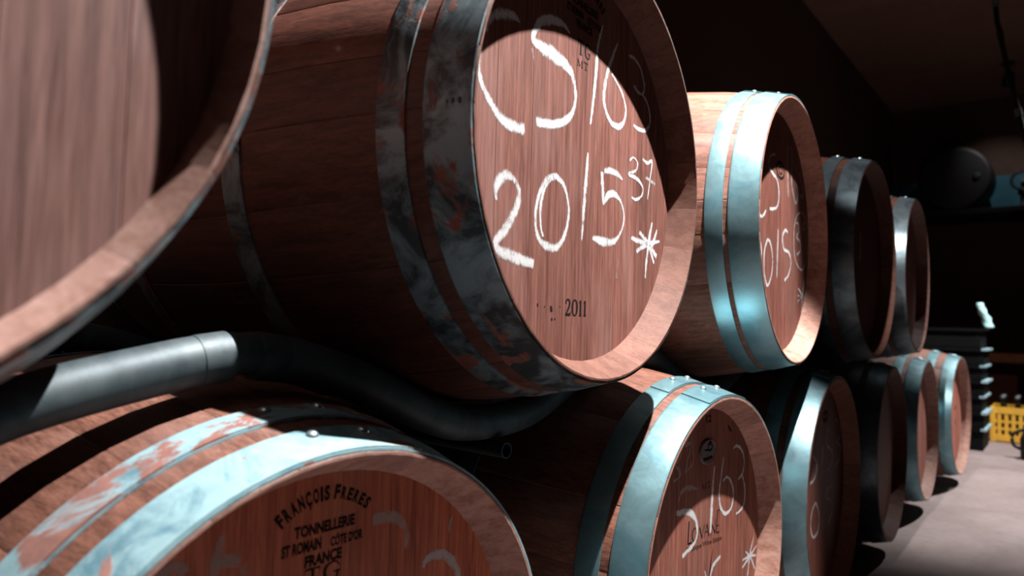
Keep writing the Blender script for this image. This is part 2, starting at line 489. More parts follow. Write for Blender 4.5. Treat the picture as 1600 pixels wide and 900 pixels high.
STROKES = {
 'B': [
  [(-0.1578,0.1357,0.0040),(-0.1678,0.1386,0.0110),(-0.1834,0.1363,0.0150),(-0.2006,0.1290,0.0150),(-0.2169,0.1157,0.0130),(-0.2267,0.0924,0.0120),(-0.2310,0.0700,0.0120),(-0.2293,0.0567,0.0100),(-0.2210,0.0418,0.0090),(-0.2037,0.0257,0.0110),(-0.1860,0.0146,0.0140),(-0.1680,0.0118,0.0150),(-0.1432,0.0135,0.0160)],
  [(-0.0504,0.1617,0.0030),(-0.0674,0.1671,0.0100),(-0.0935,0.1630,0.0150),(-0.1167,0.1511,0.0140),(-0.1281,0.1367,0.0110),(-0.1302,0.1251,0.0100),(-0.1154,0.1225,0.0170),(-0.0916,0.1218,0.0210),(-0.0652,0.1184,0.0180),(-0.0450,0.1116,0.0130),(-0.0349,0.0953,0.0090),(-0.0341,0.0762,0.0080),(-0.0441,0.0568,0.0100),(-0.0618,0.0440,0.0120),(-0.0876,0.0342,0.0130),(-0.1205,0.0291,0.0130)],
  [(0.0345,0.2050,0.0030),(0.0217,0.1716,0.0080),(0.0181,0.1349,0.0080),(0.0128,0.0980,0.0080),(0.0061,0.0569,0.0050)],
  [(0.0778,0.1949,0.0030),(0.0619,0.1671,0.0080),(0.0482,0.1399,0.0090),(0.0404,0.1104,0.0090),(0.0430,0.0931,0.0080),(0.0584,0.0763,0.0090),(0.0812,0.0729,0.0110),(0.1002,0.0851,0.0080),(0.1054,0.1054,0.0060),(0.0926,0.1254,0.0060),(0.0726,0.1382,0.0050),(0.0610,0.1439,0.0040)],
  [(0.1100,0.1860,0.0070),(0.1306,0.1880,0.0080),(0.1525,0.1774,0.0060),(0.1643,0.1561,0.0050),(0.1583,0.1424,0.0050),(0.1411,0.1414,0.0080),(0.1302,0.1480,0.0080)],
  [(0.1583,0.1424,0.0050),(0.1788,0.1302,0.0060),(0.1866,0.1071,0.0070),(0.1738,0.0908,0.0080),(0.1477,0.0854,0.0080),(0.1307,0.0880,0.0050)],
  [(-0.1920,-0.0768,0.0030),(-0.1938,-0.0644,0.0100),(-0.1863,-0.0516,0.0140),(-0.1737,-0.0449,0.0140),(-0.1603,-0.0483,0.0100),(-0.1512,-0.0592,0.0090),(-0.1529,-0.0758,0.0120),(-0.1632,-0.0919,0.0130),(-0.1767,-0.1082,0.0140),(-0.1943,-0.1258,0.0120)],
  [(-0.1953,-0.1274,0.0130),(-0.1825,-0.1324,0.0150),(-0.1611,-0.1354,0.0170),(-0.1387,-0.1385,0.0160),(-0.1179,-0.1412,0.0130)],
  [(-0.0791,-0.0285,0.0110),(-0.0956,-0.0372,0.0100),(-0.1086,-0.0535,0.0070),(-0.1157,-0.0739,0.0070),(-0.1162,-0.0931,0.0070),(-0.1088,-0.1090,0.0080),(-0.0934,-0.1166,0.0120),(-0.0736,-0.1169,0.0120),(-0.0579,-0.1072,0.0090),(-0.0468,-0.0880,0.0070),(-0.0432,-0.0671,0.0060),(-0.0486,-0.0474,0.0060),(-0.0583,-0.0344,0.0080),(-0.0733,-0.0282,0.0100),(-0.0819,-0.0291,0.0080)],
  [(-0.0846,-0.0327,0.0060),(-0.0993,-0.0480,0.0060),(-0.1065,-0.0702,0.0060),(-0.1054,-0.0932,0.0050),(-0.0994,-0.1064,0.0050)],
  [(0.0010,0.0184,0.0050),(-0.0023,-0.0183,0.0090),(-0.0057,-0.0531,0.0100),(-0.0100,-0.1028,0.0040)],
  [(0.0399,0.0001,0.0090),(0.0429,-0.0278,0.0090),(0.0455,-0.0461,0.0050)],
  [(0.0452,0.0020,0.0090),(0.0652,0.0059,0.0120),(0.0841,0.0050,0.0110),(0.1000,-0.0004,0.0030)],
  [(0.0454,-0.0443,0.0050),(0.0575,-0.0307,0.0120),(0.0759,-0.0250,0.0110),(0.0955,-0.0328,0.0060),(0.1061,-0.0499,0.0050),(0.1029,-0.0690,0.0050),(0.0881,-0.0865,0.0080),(0.0696,-0.0949,0.0130),(0.0423,-0.0961,0.0140),(0.0178,-0.0937,0.0070)],
  [(0.1207,0.0320,0.0040),(0.1328,0.0393,0.0050),(0.1456,0.0342,0.0050),(0.1419,0.0219,0.0050),(0.1195,0.0118,0.0070),(0.1467,0.0092,0.0080),(0.1643,0.0006,0.0050),(0.1627,-0.0124,0.0050),(0.1438,-0.0223,0.0060),(0.1291,-0.0208,0.0050)],
  [(0.1625,0.0436,0.0060),(0.1804,0.0403,0.0070),(0.1960,0.0466,0.0050),(0.1904,0.0173,0.0040),(0.1827,-0.0161,0.0030)],
  [(0.1746,0.0173,0.0060),(0.2090,0.0126,0.0080)],
  [(0.2000,-0.0486,0.0040),(0.1919,-0.0726,0.0100),(0.1880,-0.0880,0.0100),(0.1823,-0.1132,0.0070),(0.1790,-0.1391,0.0050)],
  [(0.1296,-0.0817,0.0070),(0.1592,-0.0832,0.0110),(0.1879,-0.0870,0.0110),(0.2184,-0.1010,0.0090)],
  [(0.1565,-0.0699,0.0080),(0.1764,-0.0783,0.0100),(0.1949,-0.0922,0.0100),(0.2096,-0.1129,0.0060)],
  [(0.1471,-0.0999,0.0080),(0.1856,-0.0852,0.0100),(0.2293,-0.0754,0.0040)],
  [(0.2190,-0.0572,0.0050),(0.2102,-0.0725,0.0080),(0.1993,-0.0878,0.0080)],
 ],
 'Bf': [
  [(0.0913,-0.1155,0.0050),(0.0868,-0.1442,0.0060)],
  [(-0.1324,0.1143,0.0050),(-0.1263,0.0970,0.0030)],
 ],
 'C': [
  [(-0.1100,0.0987,0.0110),(-0.0796,0.0959,0.0140),(-0.0552,0.0890,0.0140),(-0.0374,0.0748,0.0120),(-0.0291,0.0537,0.0090),(-0.0361,0.0392,0.0090),(-0.0532,0.0314,0.0100),(-0.0865,0.0247,0.0090)],
  [(0.0393,0.1553,0.0050),(0.0321,0.1191,0.0100),(0.0281,0.0749,0.0120),(0.0239,0.0378,0.0070)],
  [(0.0789,0.1648,0.0030),(0.0684,0.1304,0.0070),(0.0607,0.1029,0.0080),(0.0673,0.0765,0.0080),(0.0882,0.0598,0.0090),(0.1150,0.0639,0.0070),(0.1266,0.0855,0.0070),(0.1197,0.1081,0.0070),(0.0980,0.1246,0.0060),(0.0774,0.1209,0.0050)],
  [(0.1238,0.1731,0.0040),(0.1361,0.1776,0.0080),(0.1521,0.1745,0.0080),(0.1719,0.1597,0.0060),(0.1792,0.1378,0.0060),(0.1699,0.1207,0.0060),(0.1476,0.1120,0.0060)],
  [(0.1700,0.1170,0.0050),(0.1839,0.0914,0.0070),(0.1814,0.0635,0.0070),(0.1623,0.0513,0.0070),(0.1402,0.0496,0.0070)],
  [(0.2345,-0.0119,0.0020),(0.2148,-0.0437,0.0070),(0.2025,-0.0826,0.0050)],
  [(0.1910,-0.0330,0.0040),(0.2185,-0.0520,0.0070),(0.2435,-0.0809,0.0040)],
  [(0.2527,-0.0350,0.0030),(0.2149,-0.0474,0.0070),(0.1755,-0.0609,0.0060)],
  [(0.1750,-0.0462,0.0050),(0.2149,-0.0474,0.0080),(0.2498,-0.0546,0.0050)],
  [(-0.2016,0.0423,0.0080),(-0.2012,0.0308,0.0100),(-0.2006,0.0164,0.0100)],
  [(0.0702,-0.0123,0.0080),(0.0423,-0.0201,0.0100),(0.0316,-0.0285,0.0100),(0.0240,-0.0443,0.0090)],
  [(0.0019,-0.0209,0.0050),(0.0132,-0.0414,0.0060)],
 ],
 'Cf': [
  [(-0.0976,0.2030,0.0070),(-0.0994,0.1876,0.0070),(-0.1151,0.1764,0.0090),(-0.1009,0.1671,0.0080),(-0.1006,0.1567,0.0070),(-0.1232,0.1521,0.0070)],
  [(-0.0575,0.2237,0.0030),(-0.0615,0.1985,0.0050),(-0.0729,0.1767,0.0050),(-0.0817,0.1548,0.0040)],
  [(-0.0930,0.2056,0.0090),(-0.0764,0.2078,0.0080),(-0.0568,0.2033,0.0060),(-0.0488,0.1884,0.0060),(-0.0532,0.1707,0.0060),(-0.0748,0.1611,0.0050)],
  [(-0.0576,0.2259,0.0050),(-0.0594,0.2089,0.0050),(-0.0810,0.2031,0.0080)],
  [(-0.1038,0.1181,0.0060),(-0.0903,0.1312,0.0090),(-0.0666,0.1334,0.0120),(-0.0290,0.1250,0.0040)],
  [(-0.1442,0.1204,0.0060),(-0.1631,0.1112,0.0050)],
 ],
 'D': [
  [(-0.1512,0.0184,0.0070),(-0.1339,0.0157,0.0090),(-0.1165,0.0221,0.0090),(-0.1035,0.0332,0.0050)],
  [(-0.0838,0.1247,0.0070),(-0.0554,0.1181,0.0090),(-0.0260,0.1113,0.0080),(-0.0105,0.0945,0.0070),(-0.0097,0.0695,0.0070),(-0.0288,0.0485,0.0080),(-0.0763,0.0400,0.0080)],
  [(-0.1407,-0.0343,0.0070),(-0.1313,-0.0578,0.0070),(-0.1435,-0.0783,0.0060)],
  [(-0.0879,-0.0244,0.0110),(-0.1096,-0.0492,0.0080),(-0.1131,-0.0757,0.0070),(-0.1078,-0.1014,0.0070),(-0.0891,-0.1212,0.0090),(-0.0666,-0.1065,0.0080),(-0.0534,-0.0813,0.0060),(-0.0543,-0.0544,0.0060),(-0.0692,-0.0317,0.0080),(-0.0879,-0.0244,0.0090)],
  [(-0.0126,0.0064,0.0060),(-0.0155,-0.0535,0.0080),(-0.0188,-0.1020,0.0040)],
  [(0.0653,0.0076,0.0090),(0.0438,0.0093,0.0090),(0.0234,-0.0074,0.0080),(0.0347,-0.0331,0.0090),(0.0777,-0.0375,0.0080),(0.0950,-0.0607,0.0060),(0.0738,-0.0885,0.0070),(0.0422,-0.1021,0.0090)],
  [(-0.1113,-0.1277,0.0070),(-0.1021,-0.1376,0.0070)],
  [(0.2203,-0.0875,0.0030),(0.2028,-0.1287,0.0080),(0.1918,-0.1721,0.0040)],
  [(0.1598,-0.1126,0.0040),(0.2028,-0.1287,0.0080),(0.2346,-0.1413,0.0050)],
  [(0.2339,-0.1179,0.0050),(0.1550,-0.1460,0.0060)],
  [(0.1545,-0.1310,0.0040),(0.2406,-0.1286,0.0040)],
 ],
 'Dm': [
  [(-0.0375,0.1630,0.0080),(-0.0708,0.1531,0.0080),(-0.0887,0.1332,0.0070)],
  [(0.0590,0.2028,0.0060),(0.0605,0.1565,0.0080),(0.0682,0.0879,0.0080)],
  [(0.0809,0.2078,0.0050),(0.0984,0.1864,0.0060),(0.0944,0.1336,0.0080),(0.1125,0.0996,0.0090),(0.1361,0.0839,0.0090),(0.1528,0.1140,0.0080),(0.1227,0.1389,0.0070)],
  [(0.1269,0.1910,0.0090),(0.1446,0.1886,0.0060)],
  [(0.1634,0.1618,0.0070),(0.1822,0.1422,0.0070),(0.2014,0.1222,0.0080),(0.1895,0.1062,0.0120),(0.1709,0.1124,0.0070)],
  [(0.1723,0.0681,0.0060),(0.2030,0.0695,0.0060),(0.2286,0.0590,0.0060),(0.2488,0.0315,0.0060),(0.2501,-0.0128,0.0060),(0.2255,-0.0497,0.0070),(0.1947,-0.0677,0.0070),(0.1463,-0.0564,0.0060),(0.1222,-0.0287,0.0060),(0.1206,0.0218,0.0060),(0.1428,0.0548,0.0060),(0.1723,0.0681,0.0060)],
  [(0.1317,0.0382,0.0060),(0.1552,0.0383,0.0070),(0.1616,0.0224,0.0070),(0.1443,0.0067,0.0090),(0.1745,-0.0036,0.0070),(0.1751,-0.0234,0.0070),(0.1456,-0.0354,0.0100)],
  [(0.2224,0.0518,0.0060),(0.1977,0.0392,0.0070),(0.2043,0.0261,0.0070),(0.2229,0.0378,0.0060),(0.2240,0.0003,0.0070),(0.2185,-0.0284,0.0060)],
 ],
 'Gm': [
  [(0.1534,0.1597,0.0070),(0.1990,0.1429,0.0080),(0.2152,0.1092,0.0080),(0.1772,0.0960,0.0100),(0.2159,0.0735,0.0090),(0.1935,0.0448,0.0080),(0.1489,0.0304,0.0080)],
  [(0.0819,0.1497,0.0060),(0.0622,0.1100,0.0080),(0.0693,0.0975,0.0080),(0.1116,0.0819,0.0080),(0.1264,0.0594,0.0080),(0.0985,0.0380,0.0080),(0.0708,0.0322,0.0100)],
  [(0.0220,0.1051,0.0070),(0.0164,0.0667,0.0090),(0.0109,0.0237,0.0070)],
  [(-0.0782,0.0928,0.0080),(-0.0411,0.0718,0.0090),(-0.0404,0.0463,0.0090),(-0.0646,0.0313,0.0090),(-0.1003,0.0280,0.0090)],
  [(0.1281,-0.0125,0.0080),(0.0926,-0.0132,0.0080),(0.0651,-0.0167,0.0080),(0.0588,-0.0354,0.0080),(0.1147,-0.0542,0.0080),(0.1225,-0.0845,0.0080),(0.0809,-0.1060,0.0090)],
  [(0.0316,-0.0189,0.0070),(0.0272,-0.1058,0.0070)],
  [(-0.0447,-0.0272,0.0080),(-0.0807,-0.0435,0.0080),(-0.0916,-0.0798,0.0080),(-0.0670,-0.1084,0.0100),(-0.0242,-0.1025,0.0080),(-0.0125,-0.0652,0.0080),(-0.0447,-0.0272,0.0080)],
  [(-0.1197,-0.1129,0.0100),(-0.1079,-0.1233,0.0100)],
  [(0.2818,-0.0296,0.0040),(0.2510,-0.1015,0.0070)],
  [(0.2106,-0.0407,0.0050),(0.3079,-0.0945,0.0060)],
  [(0.3155,-0.0555,0.0050),(0.2036,-0.0710,0.0070)],
 ],
 'Em': [
  [(-0.0326,0.0801,0.0080),(-0.0240,0.0377,0.0100),(-0.0393,-0.0069,0.0080)],
  [(0.2024,0.0405,0.0080),(0.2219,-0.0050,0.0080)],
  [(0.0346,-0.0620,0.0090),(0.0522,-0.1187,0.0090)],
 ],
 'Af': [
  [(0.0549,0.2051,0.0120),(0.0686,0.2048,0.0140),(0.0837,0.2005,0.0130),(0.0953,0.1917,0.0110),(0.1003,0.1776,0.0080),(0.0990,0.1669,0.0050)],
  [(-0.0993,0.2233,0.0070),(-0.1029,0.2105,0.0100),(-0.1056,0.1910,0.0120)],
  [(-0.1045,0.2008,0.0100),(-0.0928,0.2019,0.0130),(-0.0826,0.1978,0.0100)],
  [(-0.0803,0.1962,0.0090),(-0.0750,0.1802,0.0120)],
  [(-0.1482,0.2039,0.0100),(-0.1357,0.2083,0.0120),(-0.1280,0.2005,0.0100)],
  [(0.1665,0.1865,0.0040),(0.1629,0.1775,0.0050),(0.1623,0.1693,0.0030)],
 ],
 'Am': [
  [(0.1244,0.1403,0.0050),(0.1287,0.1472,0.0090),(0.1380,0.1496,0.0120),(0.1515,0.1477,0.0130),(0.1646,0.1403,0.0120),(0.1753,0.1272,0.0120),(0.1801,0.1119,0.0100)],
 ],
 'Ci': [
  [(-0.0621,0.0767,0.0040),(-0.0649,0.0394,0.0040)],
  [(-0.0657,0.0396,0.0030),(-0.0510,0.0394,0.0030)],
  [(-0.0203,0.0583,0.0035),(-0.0105,0.0378,0.0035)],
  [(-0.0105,0.0378,0.0020),(-0.0008,0.0586,0.0020)],
  [(-0.0027,0.0360,0.0015),(0.0098,0.0575,0.0020)],
  [(0.0098,0.0575,0.0035),(0.0186,0.0346,0.0035)],
  [(0.0010,0.0451,0.0015),(0.0157,0.0435,0.0015)],
  [(0.0268,0.0328,0.0017),(0.0274,0.0561,0.0017)],
  [(0.0274,0.0561,0.0030),(0.0447,0.0344,0.0035)],
  [(0.0447,0.0344,0.0017),(0.0452,0.0592,0.0017)],
  [(0.0546,0.0721,0.0030),(0.0503,0.0332,0.0030)],
  [(0.0546,0.0721,0.0020),(0.0632,0.0721,0.0020)],
  [(0.0513,0.0455,0.0020),(0.0612,0.0451,0.0020)],
  [(0.0503,0.0332,0.0020),(0.0630,0.0327,0.0025)],
  [(-0.0394,0.0613,0.0015),(-0.0479,0.0557,0.0030),(-0.0475,0.0449,0.0030),(-0.0386,0.0376,0.0015),(-0.0300,0.0432,0.0030),(-0.0303,0.0540,0.0030),(-0.0394,0.0613,0.0015)],
  [(0.0979,0.2201,0.0030),(0.1041,0.2147,0.0050),(0.1135,0.2066,0.0040)],
 ],
 'Cx': [
  [(0.0372,0.0103,0.0006),(0.0309,-0.0061,0.0030),(0.0260,-0.0227,0.0050),(0.0212,-0.0413,0.0040)],
 ],
 'Bi': [
  [(-0.0789,-0.1891,0.0040),(-0.0771,-0.1961,0.0050)],
  [(-0.0768,-0.2039,0.0030),(-0.0752,-0.2070,0.0030)],
  [(-0.0696,-0.2038,0.0025),(-0.0688,-0.2061,0.0025)],
  [(-0.0928,-0.1899,0.0025),(-0.0919,-0.1911,0.0025)],
  [(-0.0587,-0.1888,0.0020),(-0.0579,-0.1900,0.0020)],
  [(-0.1079,-0.1870,0.0025),(-0.1070,-0.1908,0.0025)],
 ],
}


def cooper_stamp(du, dv):
    """arched maker's name with four straight lines under it, letters laid one by one on the arc"""
    T = []
    s = 'FRAN\u00c7OIS FRERES'
    cx, cy, rad = 0.0, 0.165, 0.0694
    wl = [0.5 if c == 'I' else (0.45 if c == ' ' else 1.0) for c in s]
    tot = sum(wl); a = 0.0; spread = R(84)
    for c, w in zip(s, wl):
        ang = spread*(0.5-(a+w/2)/tot); a += w
        if c == ' ': continue
        hh = 0.0125 if a < 9.3 else 0.0108
        ww = 0.0062*w
        px, py = cx-rad*math.sin(-ang)*-1, cy+rad*math.cos(ang)
        px = cx-math.sin(ang)*rad
        T.append((c, px-ww/2*math.cos(ang)+du, py-ww/2*math.sin(ang)+dv, hh, ww, ang, 0.055, 0))
    T += [('TONNELLERIE', -0.033+du, 0.2055+dv, 0.0098, 0.066, 0, 0.05, 0),
          ('ST ROMAIN', -0.0450+du, 0.1915+dv, 0.0098, 0.041, 0, 0.05, 0),
          ("C\u00d4TE D'OR", 0.006+du, 0.1905+dv, 0.0084, 0.037, 0, 0.05, 0),
          ('FRANCE', -0.0210+du, 0.1775+dv, 0.0098, 0.040, 0, 0.05, 0)]
    return T

UPZ, LOZ = ZU, ZL
BARRELS = {
 #  x, y, axis z, yaw, head hoop mat, quarter hoop mat, quarter hoop x, tone staves, tone head, label
 'U': (0.0593, -0.8146, UPZ, -0.0512, 'hoop_black', 'hoop_black', (-0.112, -0.077), (0.95, 0.95, 0.97), (0.92, 1.12, 1.22), 'oak barrel nearest the lens, cropped by the left edge, blurred greyish head'),
 'B': (0.0, 0.0, UPZ, 0.0436, 'hoop_black', 'hoop_black', (-0.108, -0.074), (0.42, 0.30, 0.25), (1.0, 1.0, 1.0), 'large upper oak barrel chalked CS/163 over 2015 with blackened rusty hoops'),  # brown staves, with the unlit side's shade put into the tone
 'D': (0.0084, 0.7498, UPZ, 0.0529, 'hoop_clean', 'hoop_clean', (-0.094, -0.062), (1.4, 1.25, 1.18), (0.95, 0.84, 0.80), 'upper oak barrel with circled chalk 39 behind the large CS/163 barrel'),
 'E': (0.0218, 1.4485, UPZ, 0.0035, 'hoop_shaded', 'hoop_shaded', (-0.105, -0.072), (0.38, 0.27, 0.23), (0.45, 0.32, 0.28), 'upper barrel with shade toned into wood and hoops, second from the far end of the upper row'),  # shade put into the stave and head tones
 'F': (0.0191, 2.1633, UPZ, 0.0111, 'hoop_steel', 'hoop_steel', (-0.105, -0.072), (0.70, 0.62, 0.62), (1.0, 1.0, 1.05), 'last upper barrel at the far end, shiny steel hoop and pinkish head'),
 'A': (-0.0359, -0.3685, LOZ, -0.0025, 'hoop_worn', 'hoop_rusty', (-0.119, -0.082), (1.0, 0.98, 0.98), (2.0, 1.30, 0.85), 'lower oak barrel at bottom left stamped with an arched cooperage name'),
 'C': (-0.0006, 0.3948, LOZ, -0.0086, 'hoop_clean', 'hoop_clean', (-0.104, -0.068), (1.12, 1.04, 1.0), (1.15, 1.02, 0.92), 'lower oak barrel with oval metal medallion on its head and bright galvanised hoop'),
 'G': (-0.0011, 1.1103, LOZ, 0.0281, 'hoop_dimmed', 'hoop_dimmed', (-0.104, -0.070), (0.50, 0.37, 0.31), (0.62, 0.45, 0.38), 'lower barrel with faint chalk 163 and asterisk beside the medallion barrel'),  # unlit head and chime put into the wood tones
 'H': (-0.0022, 1.8263, LOZ, 0.0217, 'hoop_shaded', 'hoop_shaded', (-0.104, -0.070), (0.42, 0.30, 0.26), (0.60, 0.44, 0.38), 'lower barrel with shade toned into wood and hoops, third from the far end of the floor row'),  # wood tones darkened to hold the head's shade
 'I': (-0.0013, 2.5448, LOZ, 0.0014, 'hoop_clean', 'hoop_clean', (-0.104, -0.070), (1.0, 1.0, 1.0), (1.4, 1.3, 1.25), 'lower barrel second from the far end, half-lit head above a round shadow'),  # head tone raised in place of stronger lamp light
 'J': (0.0390, 3.2614, LOZ, -0.0415, 'hoop_clean', 'hoop_clean', (-0.125, -0.085), (1.2, 1.15, 1.12), (2.2, 1.95, 1.8), 'farthest floor barrel with lit head toned brighter, beside the dark tray stack'),  # spotlight brightness put into the head tone
}

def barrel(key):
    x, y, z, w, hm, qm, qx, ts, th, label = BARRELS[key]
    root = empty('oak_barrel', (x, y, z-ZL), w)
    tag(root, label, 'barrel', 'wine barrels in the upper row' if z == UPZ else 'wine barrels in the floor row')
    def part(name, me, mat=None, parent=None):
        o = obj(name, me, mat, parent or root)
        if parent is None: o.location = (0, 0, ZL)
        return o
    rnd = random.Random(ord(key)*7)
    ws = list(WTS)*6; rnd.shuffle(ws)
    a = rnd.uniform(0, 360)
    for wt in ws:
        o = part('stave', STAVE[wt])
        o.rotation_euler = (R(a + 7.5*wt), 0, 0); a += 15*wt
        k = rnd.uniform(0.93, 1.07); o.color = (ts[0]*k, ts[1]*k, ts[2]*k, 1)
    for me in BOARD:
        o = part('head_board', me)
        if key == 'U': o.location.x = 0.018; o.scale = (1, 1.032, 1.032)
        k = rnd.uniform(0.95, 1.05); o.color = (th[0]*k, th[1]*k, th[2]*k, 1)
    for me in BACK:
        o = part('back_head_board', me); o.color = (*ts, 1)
    # hoops: chime hoop, quarter hoop, bilge hoop at each end; laps and rivets on the near ones
    top = 1.5 if key in 'AC' else rnd.uniform(-4, 6)
    for nm, (xa, xb), mt, riv in (('chime_hoop', (-0.053, -0.001), hm, True), ('quarter_hoop', qx, qm, True),
                                  ('bilge_hoop', (-0.345, -0.310), qm, False), ('bilge_hoop', (-0.640, -0.605), qm, False),
                                  ('quarter_hoop', (-0.875, -0.840), qm, False), ('chime_hoop', (-0.949, -0.900), hm, False)):
        h = part(nm, hoop_mesh(xa, xb), M[mt])
        if riv:
            off = 2.0 if nm == 'quarter_hoop' else 0.0
            lp = obj('hoop_lap', hoop_mesh(xa+0.0012, xb-0.0006, 0.0020, 72+top+off, (176 if key == 'A' else 103)+top+off, 0.0021), M[mt], h)
            xm = (xa+xb)/2 + (-0.010 if nm == 'chime_hoop' else -0.006)
            for an in (83, 94):
                rv = obj('rivet', RIVET, None, h)
                t = R(an+top+off if key not in 'AC' else an+off*0.5)
                rr = rout(xm)+0.0040
                rv.location = (xm, rr*math.cos(t), rr*math.sin(t))
                rv.rotation_euler = Vector((0, 0, 1)).rotation_difference(Vector((0.2, math.cos(t), math.sin(t)))).to_euler()
    # chalk and print
    for suf, mt, nm in (('', 'chalk', 'chalk_stroke'), ('m', 'chalk_mid', 'chalk_stroke'), ('f', 'chalk_faint', 'faint_chalk_stroke')):
        if key+suf in STROKES:
            for st in STROKES[key+suf]: part(nm, ribbon([st], -REC+0.00015+0.00005*(hash(st[0]) % 4)), M[mt])
    T = []; S = [[q] for q in STROKES.get(key+'i', [])]
    if key == 'A':
        T = cooper_stamp(0, 0)
        S += [serif('T', -0.020, 0.1590, 0.016, 0.0165), serif('G', -0.001, 0.1595, 0.019, 0.0165)]
    elif key == 'B':
        T = cooper_stamp(-0.014, 0.0)
        S += [serif('T', -0.029, 0.1425, 0.012, 0.020), serif('G', -0.013, 0.1425, 0.014, 0.020)]
        S += [serif('M', -0.0315, 0.1262, 0.014, 0.0105), serif('T', -0.0150, 0.1262, 0.011, 0.0105)]
        for k, ch in enumerate('2011'):
            S.append(serif(ch, (-0.0460, -0.0305, -0.0135, -0.0020)[k], -0.2000, (0.0135, 0.0145, 0.0085, 0.0085)[k], 0.0212))
    elif key == 'C':
        T = [('Boutique Wine Estate', -0.070, 0.0265, 0.0085, 0.145, -0.073, 0.01, 0), ('12', 0.0008, 0.2348, 0.0125, 0.021, 0, 0.05, 0)]
        S += [serif('M', -0.0134, 0.1195, 0.018, 0.011), serif('T', 0.0080, 0.1190, 0.015, 0.011)]
    elif key in 'DG':
        u, v, ru, rv = (0.002, 0.136, 0.030, 0.017) if key == 'D' else (0.046, 0.177, 0.026, 0.012)
        S += [[disc_stroke(u, v, ru, rv, 0.006)], [disc_stroke(u, v, ru*0.45, rv*0.45, 0.004)]]
    elif key == 'J':
        S += [[[(0.06, 0.02, 0.010), (0.10, 0.035, 0.012)]], [[(0.07, -0.03, 0.012), (0.09, -0.06, 0.010)]]]
    for t in T: part('stamped_lettering', text_mesh([t]), M['ink'])
    for q in S: part('stamped_mark', ribbon(q, fade=False), M['ink'])
    if key == 'C':
        part('split_in_board', ribbon(STROKES['Cx'], fade=False), M['ink'])
        V = []; F = []; n = 36
        prof = [(1.0, 0.0), (1.0, 0.0022), (0.93, 0.003), (0.90, 0.0022), (0.0, 0.0022)]
        for q, dx in prof[:-1]:
            V += [(-REC+dx, 0.0063+0.033*q*math.cos(2*math.pi*k/n), 0.1835+0.0215*q*math.sin(2*math.pi*k/n)) for k in range(n)]
        for i in range(3): F += [(i*n+k, i*n+(k+1) % n, (i+1)*n+(k+1) % n, (i+1)*n+k) for k in range(n)]
        F.append([3*n+k for k in range(n)])
        md = part('medallion', mesh('medallion', V, F), M['brass'])
        md['label'] = 'dull metal oval medallion nailed to the head'
        emb = [disc_stroke(0.014, 0.1905, 0.008, 0.0055, 0.0022, 16), [(-0.010, 0.188, 0.002), (0.004, 0.1865, 0.003), (0.018, 0.184, 0.002)], [(0.006, 0.197, 0.002), (0.016, 0.200, 0.003), (0.022, 0.196, 0.002)],
               [(-0.014, 0.1725, 0.004), (0.0, 0.1715, 0.005), (0.022, 0.1725, 0.004)], [(-0.022, 0.1835, 0.004), (-0.021, 0.1835, 0.004)], [(0.0345, 0.1835, 0.004), (0.0355, 0.1835, 0.004)]]
        e = obj('engraving', ribbon(emb, -REC+0.0028, False), M['ink'], md)
    if key == 'B':
        for k, (dx, r) in enumerate(((-0.0265, 0.0020), (-0.0205, 0.0030), (-0.0135, 0.0034))):
            an = R(179.2); rr = rout(dx)+0.0023
            V = [(dx, rr*math.cos(an), rr*math.sin(an))]
            dm = mesh('d', [(dx+r*0.55*math.cos(2*math.pi*q/12), rr*math.cos(an)-0.0001-0.15*0, rr*math.sin(an)+r*math.sin(2*math.pi*q/12)) for q in range(12)]
                      + [(dx+r*0.55*math.cos(2*math.pi*q/12), rr*math.cos(an)+0.0015, rr*math.sin(an)+r*math.sin(2*math.pi*q/12)) for q in range(12)],
                      [list(range(12))] + [(q, (q+1) % 12, 12+(q+1) % 12, 12+q) for q in range(12)])
            part('punched_mark', dm, M['dark'])
    return root
for k in BARRELS: barrel(k)

# ------------------------------------------------------------------ pipe racks cradling each upper barrel
def rack(key, la, lb, label):
    x, y, z, w, *_ = BARRELS[key]
    root = empty('barrel_rack', (x, y, z-0.383-0.012))
    tag(root, label, 'barrel rack', 'pipe racks between the barrel rows')
    oz = 0.383+0.012
    for cx in (-0.200-x, -0.745):
        prof = [(-la, -0.252), (-la+0.06, -0.262), (-0.23, -0.290), (-0.125, -0.334), (-0.05, -0.353), (0.05, -0.353), (0.125, -0.334), (0.23, -0.290), (lb-0.06, -0.262), (lb, -0.252)]
        P = [(cx, a, b+oz) for a, b in cr(prof, 5)]
        c = obj('cradle_pipe', tube(P, 0.0248, 24, 0.003), M['rack'], root)
        for s, p, q in ((-1, P[0], P[2]), (1, P[-1], P[-3])):
            d = (Vector(q)-Vector(p)).normalized()
            obj('pipe_collar', tube([Vector(p)-d*0.001, Vector(p)+d*0.030], 0.0254, 24, 0.0045), M['rack'], c)
    obj('rail', tube([(-0.166-x, 0.0, -0.393+oz), (-0.79, 0.0, -0.393+oz)], 0.0115, 16, 0.0018), M['rack'], root)
rack('U', 0.40, 0.407, 'pipe rack whose lit collared end lies on the stamped bottom-left barrel')
rack('B', 0.376, 0.365, 'dark pipe rack sagging under the large CS/163 barrel')
rack('D', 0.350, 0.345, 'pipe rack under the barrel with the circled 39')
rack('E', 0.335, 0.345, 'pipe rack under the shade-toned second-last upper barrel')
rack('F', 0.345, 0.345, 'pipe rack under the last upper barrel')

